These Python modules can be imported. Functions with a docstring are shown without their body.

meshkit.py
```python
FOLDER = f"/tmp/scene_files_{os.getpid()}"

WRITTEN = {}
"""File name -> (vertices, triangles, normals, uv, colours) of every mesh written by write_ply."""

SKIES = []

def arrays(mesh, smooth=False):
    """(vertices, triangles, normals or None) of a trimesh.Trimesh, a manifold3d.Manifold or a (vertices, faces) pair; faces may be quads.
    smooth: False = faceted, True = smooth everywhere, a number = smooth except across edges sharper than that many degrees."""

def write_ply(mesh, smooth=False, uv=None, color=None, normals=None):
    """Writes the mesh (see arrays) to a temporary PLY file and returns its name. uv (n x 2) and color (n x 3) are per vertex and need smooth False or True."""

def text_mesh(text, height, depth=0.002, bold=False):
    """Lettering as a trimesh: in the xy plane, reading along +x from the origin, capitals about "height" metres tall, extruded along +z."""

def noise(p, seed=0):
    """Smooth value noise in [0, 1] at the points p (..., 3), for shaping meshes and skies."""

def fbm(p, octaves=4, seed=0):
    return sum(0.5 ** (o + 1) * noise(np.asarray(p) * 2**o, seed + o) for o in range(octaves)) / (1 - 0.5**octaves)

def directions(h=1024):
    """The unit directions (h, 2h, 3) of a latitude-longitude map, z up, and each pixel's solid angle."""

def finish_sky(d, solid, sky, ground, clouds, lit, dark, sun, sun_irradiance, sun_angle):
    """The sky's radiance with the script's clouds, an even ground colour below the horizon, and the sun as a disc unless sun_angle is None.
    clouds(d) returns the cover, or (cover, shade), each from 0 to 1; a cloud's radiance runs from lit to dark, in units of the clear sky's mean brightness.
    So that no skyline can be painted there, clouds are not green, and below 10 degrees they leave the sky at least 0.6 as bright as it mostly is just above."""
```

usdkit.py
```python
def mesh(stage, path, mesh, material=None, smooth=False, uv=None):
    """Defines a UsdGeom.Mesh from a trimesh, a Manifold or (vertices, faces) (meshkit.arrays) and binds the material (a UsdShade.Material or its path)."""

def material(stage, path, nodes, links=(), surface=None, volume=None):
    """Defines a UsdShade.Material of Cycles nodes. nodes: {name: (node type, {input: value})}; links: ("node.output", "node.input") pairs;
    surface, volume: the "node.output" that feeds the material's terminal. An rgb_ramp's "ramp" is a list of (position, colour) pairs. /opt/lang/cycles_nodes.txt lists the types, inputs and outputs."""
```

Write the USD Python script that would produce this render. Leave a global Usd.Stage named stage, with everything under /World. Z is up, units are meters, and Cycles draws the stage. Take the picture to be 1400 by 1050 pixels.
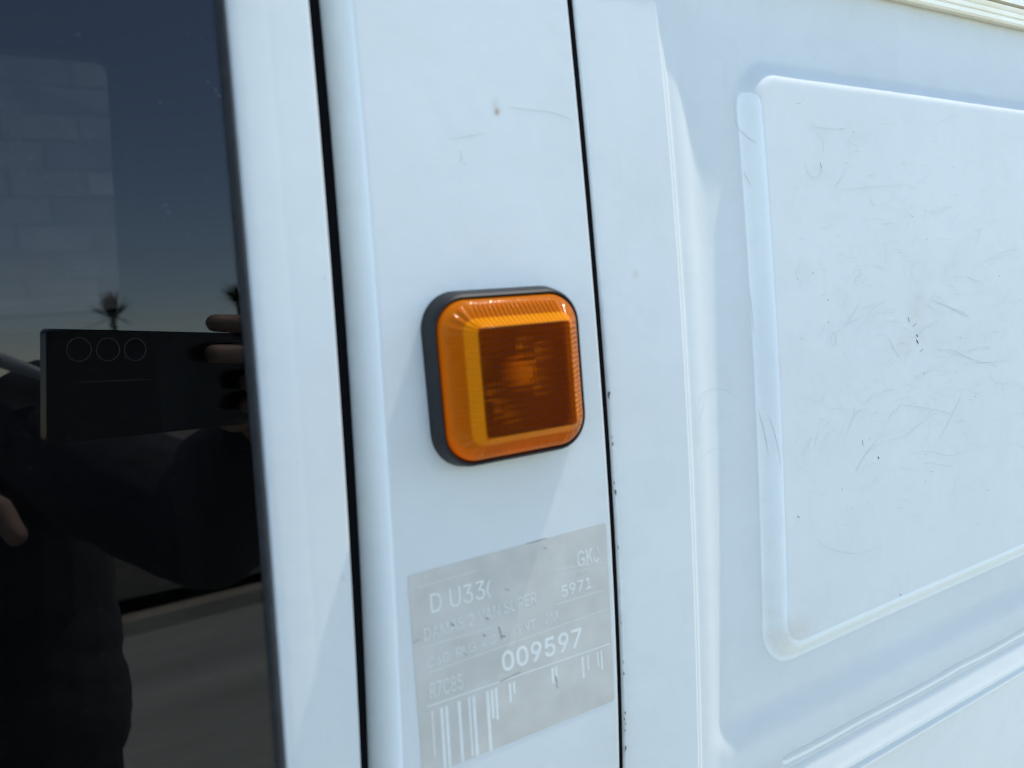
import math, random
import numpy as np
import trimesh
import manifold3d as m3
import usdkit, meshkit
from shapely.geometry import Polygon, box as sbox
from pxr import Usd, UsdGeom, UsdLux, UsdShade, Gf, Sdf

random.seed(7)
rng = np.random.default_rng(7)
stage = Usd.Stage.CreateInMemory()
UsdGeom.SetStageUpAxis(stage, "Z")
UsdGeom.SetStageMetersPerUnit(stage, 1.0)
world = UsdGeom.Xform.Define(stage, "/World")
stage.SetDefaultPrim(world.GetPrim())
UsdGeom.Scope.Define(stage, "/World/Looks")

# ---------------------------------------------------------------- camera
# x runs along the van, y into the van, z up; the lens is D0 in front of the van's side, H above the ground
H, D0, F = 1.30, 0.281, 981.0
NV = np.array([-550.0, -47.0, 981.0]); NV /= np.linalg.norm(NV)
UV = np.array([1770.0, -240.0, 981.0]); UV /= np.linalg.norm(UV)
UV -= NV * (UV @ NV); UV /= np.linalg.norm(UV)
WV = np.cross(NV, UV)                                   # image-down direction of the vertical
TILT = math.radians(3.0)                                 # the van's side leans in by this much
C2W = np.stack([UV, NV * math.cos(TILT) - WV * math.sin(TILT), -WV * math.cos(TILT) - NV * math.sin(TILT)])                           # rows: x, y, z of the world in camera axes
CAM = np.array([0.0, -D0, H])
cam = UsdGeom.Camera.Define(stage, "/World/camera")
right, up, back = C2W @ [1, 0, 0], C2W @ [0, -1, 0], C2W @ [0, 0, -1]
cam.AddTransformOp().Set(Gf.Matrix4d(*[float(v) for r in (list(right) + [0], list(up) + [0], list(back) + [0], list(CAM) + [1]) for v in r]))
cam.CreateFocalLengthAttr(25.2)
cam.CreateHorizontalApertureAttr(25.2 * 1400 / F)
cam.CreateVerticalApertureAttr(25.2 * 1050 / F)
cam.CreateClippingRangeAttr(Gf.Vec2f(0.02, 2000))
cam.CreateFStopAttr(7.0)
cam.CreateFocusDistanceAttr(0.47)
EXPOSURE = 0.85
cam.CreateExposureAttr(EXPOSURE)

# ---------------------------------------------------------------- sky and sun
SUN = np.array([0.42, -0.022, 0.90]); SUN /= np.linalg.norm(SUN)
sun = UsdLux.DistantLight.Define(stage, "/World/sun")
sun.CreateIntensityAttr(0.5); sun.CreateAngleAttr(0.53); sun.CreateColorAttr(Gf.Vec3f(1.0, 0.95, 0.86))
sun.GetPrim().CreateAttribute("inputs:normalize", Sdf.ValueTypeNames.Bool).Set(True)
zax = SUN; xax = np.cross([0, 1, 0], zax); xax /= np.linalg.norm(xax); yax = np.cross(zax, xax)
sun.AddTransformOp().Set(Gf.Matrix4d(*[float(v) for r in (list(xax) + [0], list(yax) + [0], list(zax) + [0], [0, 0, 0, 1]) for v in r]))
sky_m = usdkit.material(stage, "/World/Looks/sky", {
    "t": ("sky_texture", {"sky_type": "single_scattering", "sun_disc": False, "sun_elevation": math.asin(SUN[2]), "sun_rotation": math.atan2(SUN[0], SUN[1]), "air_density": 1.0, "aerosol_density": 0.3, "ozone_density": 1.3}),
    "b": ("background_shader", {"strength": 0.15})}, [("t.color", "b.color")], surface="b.background")
dome = UsdLux.DomeLight.Define(stage, "/World/sky")
UsdShade.MaterialBindingAPI.Apply(dome.GetPrim()).Bind(sky_m)

# ---------------------------------------------------------------- helpers
USED = {}
def path_of(name, parent):
    base = (parent.GetPath().pathString if parent is not None else "/World") + "/" + name
    n = USED.get(base, 0); USED[base] = n + 1
    return base if n == 0 else f"{base}_{n:03d}"
def tag(p, label=None, category=None, group=None, kind=None):
    p = p.GetPrim() if hasattr(p, "GetPrim") else p
    for k, v in (("label", label), ("category", category), ("group", group), ("kind", kind)):
        if v: p.SetCustomDataByKey(k, v)
    return p
def obj(name, mesh, m, parent=None, smooth=False, **kw):
    p = usdkit.mesh(stage, path_of(name, parent), mesh, m, smooth).GetPrim()
    return tag(p, **kw)
def grime(p, w):
    """how dirty each vertex of a mesh is, 0 to 1"""
    UsdGeom.PrimvarsAPI(p).CreatePrimvar("grime", Sdf.ValueTypeNames.FloatArray, "vertex").Set([float(x) for x in np.clip(np.asarray(w).ravel(), 0, 1)])
def thing(name, label, category, group=None, loc=(0, 0, 0), parent=None):
    x = UsdGeom.Xform.Define(stage, path_of(name, parent))
    if any(loc): x.AddTranslateOp().Set(Gf.Vec3d(*map(float, loc)))
    return tag(x.GetPrim(), label, category, group)
def cat(*ms): return trimesh.util.concatenate([m for m in ms if m is not None])
def bx(x0, x1, y0, y1, z0, z1):
    b = trimesh.creation.box([x1 - x0, y1 - y0, z1 - z0]); b.apply_translation([(x0 + x1) / 2, (y0 + y1) / 2, (z0 + z1) / 2]); return b
def rbox(x0, x1, y0, y1, z0, z1, r):
    s = m3.Manifold.sphere(r, 12)
    return m3.Manifold.batch_hull([s.translate((x, y, z)) for x in (x0 + r, x1 - r) for y in (y0 + r, y1 - r) for z in (z0 + r, z1 - r)])

ZB, RB = -0.04, 6.0
def bulge(z):                                            # the van's side bows gently outward
    return np.asarray(z) * math.tan(TILT) + (np.asarray(z) - ZB) ** 2 / (2 * RB)
def ray(px, py): return C2W @ np.array([(px - 700) / F, (py - 525) / F, 1.0])
def at(px, py, h=0.0):
    """(u, z) where the sight line through a pixel of the photograph meets the van's side, h outward of its skin; z is relative to the lens."""
    r = ray(px, py); y = -h
    for _ in range(8):
        t = (y + D0) / r[1]; z = r[2] * t; y = float(bulge(z)) - h
    return np.array([r[0] * t, z])
def line(pts, h=0.0, deg=2):
    """u as a polynomial of z through pixels of an upright edge"""
    q = np.array([at(*p, h) for p in pts]); c = np.polyfit(q[:, 1], q[:, 0], deg); z0, z1 = q[:, 1].min(), q[:, 1].max()
    d = np.polyder(c)
    def f(z):
        z = np.asarray(z, float); zc = np.clip(z, z0, z1)
        return np.polyval(c, zc) + np.polyval(d, zc) * (z - zc)
    return f
GY = 0.005                                               # front face of the window glass
def mirror(px, py, dist):
    """the real point at distance dist in front of the glass that the glass shows at a pixel"""
    n = np.array([0, math.cos(TILT), -math.sin(TILT)]); r = ray(px, py); p0 = np.array([0, GY, H])
    A = CAM - 2 * ((CAM - p0) @ n) * n; B = r - 2 * (r @ n) * n
    return A + B * (-dist - A[1]) / B[1]
def mirror_ground(px, py, z=0.0):
    A, B = mirror(px, py, 0.0), mirror(px, py, 1.0); d = B - A
    return A + d * (z - A[2]) / d[2]
def camp(x, y, z): return CAM + C2W @ np.array([x, y, z], float)      # a point given in the phone's own axes

def grid(P):
    """(n, m, 3) points -> mesh"""
    n, m = P.shape[:2]; i = np.arange(n * m).reshape(n, m)
    f = np.stack([i[:-1, :-1], i[:-1, 1:], i[1:, 1:], i[1:, :-1]], -1).reshape(-1, 4)
    return (P.reshape(-1, 3), f)
def outward(m, d=(0, -1, 0)):
    """faces turned so that they look along d on the whole"""
    v, f = (m.vertices, m.faces) if isinstance(m, trimesh.Trimesh) else m
    v, f = np.asarray(v, float), np.asarray(f)
    if f.shape[1] == 4: f = np.vstack([f[:, [0, 1, 2]], f[:, [0, 2, 3]]])
    n = np.cross(v[f[:, 1]] - v[f[:, 0]], v[f[:, 2]] - v[f[:, 0]]).sum(0)
    return trimesh.Trimesh(v, f if n @ np.array(d, float) > 0 else f[:, ::-1], process=False)
def flat_y(u, z, h):                                     # van coordinates -> world
    z = np.asarray(z, float); return np.stack([np.broadcast_to(u, z.shape), bulge(z) - h, z + H], -1)
def sweep(fl, fr, prof, zs):
    """profile of (side, du, h) swept up along two upright edges"""
    zs = np.asarray(zs); rows = []
    for side, du, h in prof:
        u = (fl if side == "L" else fr)(zs) + du
        rows.append(np.stack([u, bulge(zs) - h, zs + H], -1))
    return grid(np.stack(rows, 1))
def arc(side, r, n=6, sgn=1, h0=0.0):
    """quarter round from the return (h=-r) to the skin (h=0)"""
    out = []
    for k in range(n + 1):
        a = math.pi / 2 * k / n
        out.append((side, sgn * (r - r * math.cos(a)), h0 - r + r * math.sin(a)))
    return out

def joinm(ms):
    V, Fc, o_ = [], [], 0
    for m in ms: v, f = m.vertices, m.faces; V.append(v); Fc.append(np.asarray(f) + o_); o_ += len(v)
    return (np.vstack(V), np.vstack(Fc))
# ---------------------------------------------------------------- materials
def mat(name, nodes, links=(), surface="p.BSDF", volume=None): return usdkit.material(stage, "/World/Looks/" + name, nodes, links, surface, volume)
def simple(name, col, rough=0.5, **kw):
    return mat(name, {"p": ("principled_bsdf", {"base_color": col, "roughness": rough, **kw})})
def noisy(name, c0, c1, scale, rough=0.6, detail=4, bump=0.0, dist=0.01, **kw):
    n = {"g": ("geometry", {}), "n": ("noise_texture", {"scale": scale, "detail": detail}), "r": ("rgb_ramp", {"ramp": [(0.3, c0), (0.7, c1)]}),
         "p": ("principled_bsdf", {"roughness": rough, **kw})}
    l = [("g.position", "n.vector"), ("n.fac", "r.fac"), ("r.color", "p.base_color")]
    if bump:
        n["b"] = ("bump", {"strength": bump, "distance": dist}); l += [("n.fac", "b.height"), ("b.normal", "p.normal")]
    return mat(name, n, l)

def paint(name, base=(0.785, 0.805, 0.75), spots=(), dirt=0.10):
    """aged white coach paint: faint mottling, fine grime, rust spots at the given points (x, y, z, radius, strength, colour)"""
    n = {"g": ("geometry", {}),
         "n1": ("noise_texture", {"scale": 9, "detail": 5, "roughness": 0.6}),
         "n2": ("noise_texture", {"scale": 420, "detail": 3, "roughness": 0.7}),
         "n3": ("noise_texture", {"scale": 38, "detail": 6, "roughness": 0.65, "distortion": 0.6}),
         "r1": ("rgb_ramp", {"ramp": [(0.35, tuple(b * 0.955 for b in base)), (0.65, base)]}),
         "r2": ("rgb_ramp", {"ramp": [(0.66, (0, 0, 0)), (0.80, (1, 1, 1))]}),
         "r3": ("rgb_ramp", {"ramp": [(0.50, (0, 0, 0)), (0.80, (1, 1, 1))]}),
         "m2": ("math", {"math_type": "multiply", "value2": dirt * 2.0}), "m3": ("math", {"math_type": "multiply", "value2": dirt * 1.6}),
         "x2": ("mix", {"color2": (0.42, 0.46, 0.45)}), "x3": ("mix", {"color2": (0.60, 0.62, 0.58)}),
         "rr": ("math", {"math_type": "multiply_add", "value2": 0.14, "value3": 0.52}),
         "b": ("bump", {"strength": 0.05, "distance": 0.002}),
         "n4": ("noise_texture", {"scale": 130, "detail": 1}),
         "ga": ("attribute", {"attribute": "grime"}), "gn": ("noise_texture", {"scale": 90, "detail": 5, "roughness": 0.7}), "gr": ("map_range", {"from_min": 0.30, "from_max": 0.65, "to_min": 0.25, "to_max": 1.0, "clamp": True}), "gm": ("math", {"math_type": "multiply"}), "gx": ("mix", {"color2": (0.40, 0.37, 0.29)}),
         "p": ("principled_bsdf", {"coat_weight": 0.0, "coat_roughness": 0.22, "specular_ior_level": 0.14})}
    l = [("g.position", "n1.vector"), ("g.position", "n2.vector"), ("g.position", "n3.vector"), ("g.position", "n4.vector"), ("n1.fac", "r1.fac"), ("n2.fac", "r2.fac"), ("n3.fac", "r3.fac"),
         ("r2.color", "m2.value1"), ("r3.color", "m3.value1"), ("m2.value", "x2.fac"), ("r1.color", "x2.color1"), ("m3.value", "x3.fac"), ("x2.color", "x3.color1"),
         ("n3.fac", "rr.value1"), ("rr.value", "p.roughness"), ("n4.fac", "b.height"), ("b.normal", "p.normal"), ("b.normal", "p.coat_normal")]
    l += [("g.position", "gn.vector"), ("gn.fac", "gr.value"), ("ga.fac", "gm.value1"), ("gr.result", "gm.value2"), ("gm.value", "gx.fac"), ("x3.color", "gx.color1")]
    last = "gx.color"
    for i, (x, y, z, r, s, c, sq) in enumerate(spots):
        n[f"s{i}"] = ("mapping", {"mapping_type": "point", "location": (-x / (r * sq), -y / r, -z / r), "scale": (1 / (r * sq), 1 / r, 1 / r)})
        n[f"d{i}"] = ("vector_math", {"math_type": "length"})
        n[f"e{i}"] = ("math", {"math_type": "multiply_add", "value2": 1.1, "value3": -0.5})
        n[f"f{i}"] = ("math", {"math_type": "add"})
        n[f"q{i}"] = ("rgb_ramp", {"ramp": [(0.0, (s, s, s)), (0.30, (s * 0.6,) * 3), (1.0, (0, 0, 0))]})
        n[f"x_{i}"] = ("mix", {"color2": c})
        l += [("g.position", f"s{i}.vector"), (f"s{i}.vector", f"d{i}.vector1"), ("n2.fac", f"e{i}.value1"), (f"e{i}.value", f"f{i}.value2"), (f"d{i}.value", f"f{i}.value1"),
              (f"f{i}.value", f"q{i}.fac"), (f"q{i}.color", f"x_{i}.fac"), (last, f"x_{i}.color1")]
        last = f"x_{i}.color"
    l.append((last, "p.base_color"))
    return mat(name, n, l)

def spot(px, py, r, s, c, sq=1.0):
    u, z = at(px, py); return (u, float(bulge(z)), z + H, r, s, c, sq)
RUST, TAN = (0.36, 0.15, 0.04), (0.55, 0.42, 0.28)
M_pillar = paint("pillar_paint", spots=[spot(679, 153, 0.0022, 0.95, RUST, 0.8), spot(678, 147, 0.0060, 0.35, TAN, 0.6), spot(735, 640, 0.020, 0.10, TAN, 1.4)])
M_door = paint("door_paint", dirt=0.12)
M_side = paint("side_paint", spots=[spot(869, 375, 0.0030, 0.40, TAN), spot(1255, 425, 0.016, 0.22, TAN), spot(1240, 470, 0.012, 0.18, TAN), spot(1085, 868, 0.014, 0.40, TAN, 2.0), spot(1060, 845, 0.010, 0.25, TAN, 1.2)], dirt=0.14)
M_cream = noisy("aged_cream_paint", (0.86, 0.78, 0.60), (0.92, 0.86, 0.70), 30, 0.4, 4, 0.05, 0.001)
M_black = noisy("black_rubber", (0.010, 0.010, 0.011), (0.022, 0.022, 0.023), 150, 0.55)
M_gap = simple("gap_black", (0.004, 0.004, 0.005), 0.9, specular_ior_level=0.1)
M_sealant = paint("sealant_paint", (0.75, 0.76, 0.70), dirt=0.2)
M_glass = mat("tinted_glass", {"f": ("fresnel", {"IOR": 1.56}), "t": ("transparent_bsdf", {"color": (0.38, 0.37, 0.37)}), "g": ("glossy_bsdf", {"color": (1, 1, 1), "roughness": 0.004}), "m": ("mix_closure", {})},
              [("f.fac", "m.fac"), ("t.BSDF", "m.closure1"), ("g.BSDF", "m.closure2")], surface="m.closure")
M_clear = mat("pale_glass", {"f": ("fresnel", {"IOR": 1.5}), "t": ("transparent_bsdf", {"color": (0.86, 0.88, 0.88)}), "g": ("glossy_bsdf", {"color": (1, 1, 1), "roughness": 0.004}), "m": ("mix_closure", {})},
              [("f.fac", "m.fac"), ("t.BSDF", "m.closure1"), ("g.BSDF", "m.closure2")], surface="m.closure")
M_interior = noisy("grey_trim", (0.03, 0.03, 0.033), (0.05, 0.05, 0.055), 40, 0.7)
M_scuff = [simple(f"scuff_{n}", c, 0.7) for n, c in (("faint", (0.67, 0.70, 0.655)), ("grey", (0.61, 0.63, 0.59)), ("dark", (0.26, 0.27, 0.26)), ("brown", (0.06, 0.045, 0.03)))]

# ---------------------------------------------------------------- ground and surroundings
M_ground = noisy("dry_earth", (0.15, 0.125, 0.09), (0.22, 0.19, 0.14), 1.3, 0.95, 8)
M_road = mat("asphalt", {"g": ("geometry", {}), "mp": ("mapping", {"scale": (0.35, 2.2, 1)}), "n": ("noise_texture", {"scale": 1.0, "detail": 8, "roughness": 0.65}), "n2": ("noise_texture", {"scale": 90, "detail": 3}),
             "r": ("rgb_ramp", {"ramp": [(0.3, (0.31, 0.31, 0.25)), (0.5, (0.41, 0.405, 0.33)), (0.7, (0.52, 0.51, 0.42))]}), "b": ("bump", {"strength": 0.6, "distance": 0.01}), "p": ("principled_bsdf", {"roughness": 0.9})},
             [("g.position", "mp.vector"), ("mp.vector", "n.vector"), ("g.position", "n2.vector"), ("n.fac", "r.fac"), ("r.color", "p.base_color"), ("n2.fac", "b.height"), ("b.normal", "p.normal")])
M_kerb = noisy("kerb_concrete", (0.34, 0.29, 0.21), (0.46, 0.40, 0.30), 5, 0.9)
KY = float(mirror_ground(250, 836, 0.06)[1])
def sheet(x0, x1, y0, y1, z, n=2): return grid(np.stack([*np.meshgrid(np.linspace(x0, x1, n), np.linspace(y0, y1, n), indexing="ij"), np.full((n, n), z)], -1))
obj("ground", sheet(-300, 300, -300, 300, -0.008, 8), M_ground, kind="structure")
obj("road", sheet(-60, 60, KY + 0.0, 3.2, 0.0, 4), M_road, kind="structure")
obj("kerb", bx(-60, 60, KY - 0.15, KY, -0.006, 0.075), M_kerb, kind="structure")
verge_x, verge_y = np.meshgrid(np.linspace(-14, 14, 90), np.linspace(KY - 0.15, KY - 3.2, 40), indexing="ij")
vz = 0.10 + 0.10 * meshkit.fbm(np.stack([verge_x * 2.2, verge_y * 2.2, verge_x * 0], -1), 4)
obj("verge", grid(np.stack([verge_x, verge_y, vz], -1)), noisy("verge_soil", (0.045, 0.042, 0.03), (0.12, 0.11, 0.075), 6, 0.95, 8, 0.5, 0.03), smooth=True, kind="structure")

def leaf_cloud(n, box, size, seed, shape=None):
    r = np.random.default_rng(seed); c = r.uniform(0, 1, (n, 3)) * (np.array(box[1]) - box[0]) + box[0]
    if shape is not None: c = c[shape(c)]
    n = len(c); a, b = r.normal(size=(n, 3)), r.normal(size=(n, 3)); a /= np.linalg.norm(a, axis=1, keepdims=True)
    b -= a * (a * b).sum(1, keepdims=True); b /= np.linalg.norm(b, axis=1, keepdims=True); s = size * r.uniform(0.6, 1.3, (n, 1))
    v = np.stack([c - a * s, c + b * s * 0.45, c + a * s, c - b * s * 0.45], 1).reshape(-1, 3)
    return (v, np.arange(4 * n).reshape(n, 4))
M_leaf = mat("foliage", {"o": ("geometry", {}), "r": ("rgb_ramp", {"ramp": [(0, (0.030, 0.045, 0.016)), (1, (0.085, 0.10, 0.035))]}), "d": ("diffuse_bsdf", {}), "t": ("translucent_bsdf", {}), "m": ("mix_closure", {"fac": 0.3})},
             [("o.random_per_island", "r.fac"), ("r.color", "d.color"), ("r.color", "t.color"), ("d.BSDF", "m.closure1"), ("t.BSDF", "m.closure2")], surface="m.closure")
M_wood = noisy("stem_bark", (0.08, 0.06, 0.045), (0.14, 0.11, 0.08), 20, 0.9)
hump = lambda c: c[:, 2] < 0.15 + 0.62 * meshkit.fbm(np.stack([c[:, 0] * 1.1, c[:, 1] * 0.6, c[:, 0] * 0], -1), 3) + 0.12
hedge = thing("hedge", "low dark green hedge reflected in the window beyond the kerb", "hedge")
obj("foliage", leaf_cloud(14000, ((-9, KY - 3.4, 0.12), (9, KY - 1.6, 0.95)), 0.06, 3, hump), M_leaf, hedge)
for m_ in [trimesh.creation.cylinder(0.015, segment=[(x, KY - 2.5 + 0.3 * math.sin(x * 9), 0.1), (x + 0.1, KY - 2.4, 0.6)], sections=6) for x in np.arange(-8.5, 8.6, 0.5)]: obj("stem", m_, M_wood, hedge)

def spiky(px, py, dist, label, seed, k):
    """a small stemmed plant with a head of stiff narrow leaves"""
    top = mirror(px, py, dist); r = np.random.default_rng(seed)
    t = thing("yucca_plant", label, "plant", "spiky plants behind the photographer", (top[0], top[1], 0))
    h = top[2]
    obj("trunk", cat(*[trimesh.creation.cylinder(.028 - .010 * i / 6, segment=[(.004 * i, 0, h * i / 6), (.004 * i + .004, 0, h * (i + 1) / 6 + .01)], sections=8) for i in range(6)]), M_wood, t)
    parts = []
    for j in range(34):
        az, el = r.uniform(0, 2 * math.pi), r.uniform(-.25, 1.45); L = k * r.uniform(.6, 1.15); d = np.array([math.cos(az) * math.cos(el), math.sin(az) * math.cos(el), math.sin(el)])
        side = np.cross(d, [0, 0, 1.0]); side /= np.linalg.norm(side); p = np.array([.024, 0, h - .05 * r.random()])
        q = p + d * L * .55; w = .016 * side; e = p + d * L - np.array([0, 0, .05 * L])
        parts += [[p - w * .6, p + w * .6, q + w], [p - w * .6, q + w, q - w], [q - w, q + w, e]]
    parts = np.array(parts).reshape(-1, 3)
    obj("crown", (parts, np.arange(len(parts)).reshape(-1, 3)), M_leaf, t)
spiky(150, 432, 6.5, "spiky plant reflected above the phone near the window middle", 1, .27)
spiky(322, 412, 6.5, "spiky plant reflected above the fingers beside the window's rubber seal", 2, .24)

# block wall beyond the van
M_block = [noisy(f"concrete_block_{n}", tuple(0.6 * k for k in c), c, 5, 0.95, 6, 0.4, 0.01) for n, c in (("warm", (0.25, 0.20, 0.175)), ("grey", (0.19, 0.175, 0.165)), ("pale", (0.28, 0.25, 0.22)))]
wall = thing("block_wall", "rough concrete block wall seen dimly through the van's dark window", "wall")
WY = 5.0
obj("mortar", bx(-3.2, 2.4, WY + 0.02, WY + 0.16, -0.006, 3.0), noisy("mortar_grey", (0.19, 0.17, 0.16), (0.25, 0.23, 0.21), 15, 0.95), wall)
for row in range(18):
    for col in range(14):
        x0 = -3.2 + col * 0.4 + (0.2 if row % 2 else 0); z0 = row * 0.165
        if x0 + 0.39 > 2.4: continue
        j = rng.uniform(-0.012, 0.012, 6)
        b = bx(x0 + 0.005 + j[0] * .4, x0 + 0.391 + j[1] * .4, WY + j[2], WY + 0.14, z0 + 0.006 + j[3] * .3, z0 + 0.156 + j[4] * .3)
        b.vertices += rng.uniform(-0.005, 0.005, b.vertices.shape)
        obj("block", b, M_block[rng.integers(3)], wall)

# ================================================================ the van
van = thing("van", "old white panel van with an orange side indicator beside its dark window", "van")
ZS = np.concatenate([np.linspace(-0.78, -0.36, 10)[:-1], np.linspace(-0.36, 0.24, 121), np.linspace(0.24, 0.62, 10)[1:]])
seal_l = line([(293, 0), (312, 210), (338, 525), (363, 840), (377, 1050)], -0.003)
seal_r = line([(306, 0), (325, 210), (350, 525), (375, 840), (389, 1050)], 0.0)
fr_r = line([(423, 0), (441, 210), (465, 525), (484.5, 840), (494.5, 1050)])
pi_l = line([(438, 0), (455, 210), (480, 525), (496, 840), (504.5, 1050)], -0.010)
pi_in = line([(482, 0), (499, 210), (525, 525), (540, 840), (550, 1050)])
sl_l = line([(777, 0), (797.5, 210), (817, 440), (831.5, 640), (845, 900), (848.5, 1050)], 0, 3)
sl_r = line([(785, 0), (805.5, 210), (824, 440), (838, 640), (851, 900), (854, 1050)], 0, 3)
ridge = line([(896, 0), (902, 110), (913, 192), (922.5, 290), (930.5, 440), (941, 640), (950, 900), (954, 1050)], 0, 3)
pl_l = line([(1043, 150), (1054, 300), (1066, 500), (1073, 700), (1077, 850)], -0.0010, 2)
zT = lambda u: np.interp(u, *np.array([at(1060, 109, -.0010), at(1230, 132, -.0010), at(1400, 156, -.0010)]).T)
zBt = lambda u: np.interp(u, *np.array([at(1095, 880, -.0010), at(1245, 813, -.0010), at(1400, 746, -.0010)]).T)
z_floor = np.mean([at(1060, 1000, -.009)[1], at(1400, 830, -.009)[1]])
z_seam = np.mean([at(1066, 1036, -.008)[1], at(1400, 862, -.008)[1]])
z_edge = np.mean([at(1171, 1046, .002)[1], at(1400, 917, .002)[1]])
z_bead = np.mean([at(1200, 1049, -.0045)[1], at(1400, 934, -.0045)[1]])
z_top = np.mean([at(1100, 22, -.01)[1], at(1400, 78, -.01)[1]])
z_rail = np.mean([at(1240, 0, -.004)[1], at(1400, 45, -.004)[1]])

# door: frame (with the crease down its middle), dark window, rubber seals
W = lambda z: fr_r(z) - seal_r(z)
prof = [("L", -0.0015, -0.012), ("L", -0.0012, -0.0030), ("L", -0.0006, -0.0010), ("L", 0.0004, -0.0003), ("L", 0.0014, 0)]
fm = lambda z: seal_r(z) + 0.0135
def door_sweep():
    zs = ZS; rows = []
    w = np.maximum(W(zs), 0.02)
    P = [(0, -.0004, -.012), (0, 0, -.0022), (0, .0005, -.0012), (0, .0012, -.0005), (0, .0025, -.0001)]
    out = [(seal_r(zs) + du, h) for _, du, h in P]
    for f, h in ((.18, 0.0), (.32, 0.0), (.40, -.00003), (.44, -.00010), (.47, -.00018), (.50, -.00020), (.54, -.00018), (.6, -.00022), (.85, -.0005)):
        out.append((seal_r(zs) + w * f, h))
    for du, h in ((-.0015, -.0007), (-.0006, -.0008), (-.0002, -.0010), (0, -.0014), (0, -.004), (0, -.02)):
        out.append((fr_r(zs) + du, h))
    return grid(np.stack([np.stack([u, bulge(zs) - h, zs + H], -1) for u, h in out], 1))
door = obj("door", outward(door_sweep()), M_door, van, True)
def fleck(px, py, rx, rz):
    r = ray(px, py); t = (GY + D0) / (r[1] - r[2] * math.tan(TILT)); p = CAM + r * t
    k = np.linspace(0, 2 * math.pi, 9)[:-1]; q_ = rng.uniform(.6, 1.2, 8)
    v = np.stack([p[0] + rx * np.cos(k) * q_, np.full(8, p[1] - .00012), p[2] + rz * np.sin(k) * q_], -1); v[:, 1] += (v[:, 2] - p[2]) * math.tan(TILT)
    return outward(trimesh.Trimesh(np.vstack([v, v.mean(0)]), [[i, (i + 1) % 8, 8] for i in range(8)], process=False))
gzs = np.linspace(-.6, .6, 41)
g_edge = seal_r(gzs) - .001
def slab(y0, y1):
    a = [np.stack([np.full(41, -.62), gzs * math.tan(TILT) + y, gzs + H], -1) for y in (y0, y1)]; b = [np.stack([g_edge, gzs * math.tan(TILT) + y, gzs + H], -1) for y in (y0, y1)]
    return trimesh.Trimesh(*(lambda m: (m[0], np.vstack([m[1][:, [0, 1, 2]], m[1][:, [0, 2, 3]]])))(grid(np.stack([a[0], b[0], b[1], a[1], a[0]], 1))), process=False)
sl_ = slab(GY, GY + .004)
if sl_.face_normals[np.abs(sl_.triangles_center[:, 1] - (sl_.triangles_center[:, 2] - H) * math.tan(TILT) - GY) < 1e-5].mean(0)[1] > 0: sl_.invert()
glass = obj("window", sl_, M_glass, door, label="dark tinted door window reflecting the photographer")
fl = [fleck(*a) for a in ((285, 113, .0003, .0003), (291, 119, .0002, .0002), (295, 124, .0004, .0006), (299, 131, .0003, .0005), (219, 140, .0003, .0002), (226, 281, .0004, .0002), (231, 290, .0002, .0003), (107, 47, .0002, .0002))]
fl += [fleck(rng.uniform(5, 320), rng.uniform(10, 400), .00012, .00012) for _ in range(40)]
fl += [fleck(rng.uniform(5, 360), rng.uniform(450, 1040), .00010, .00010) for _ in range(22)]
obj("dust", joinm(fl), simple("dust_pale", (.20, .21, .21), .9), door, kind="stuff")
zz = ZS
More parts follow.
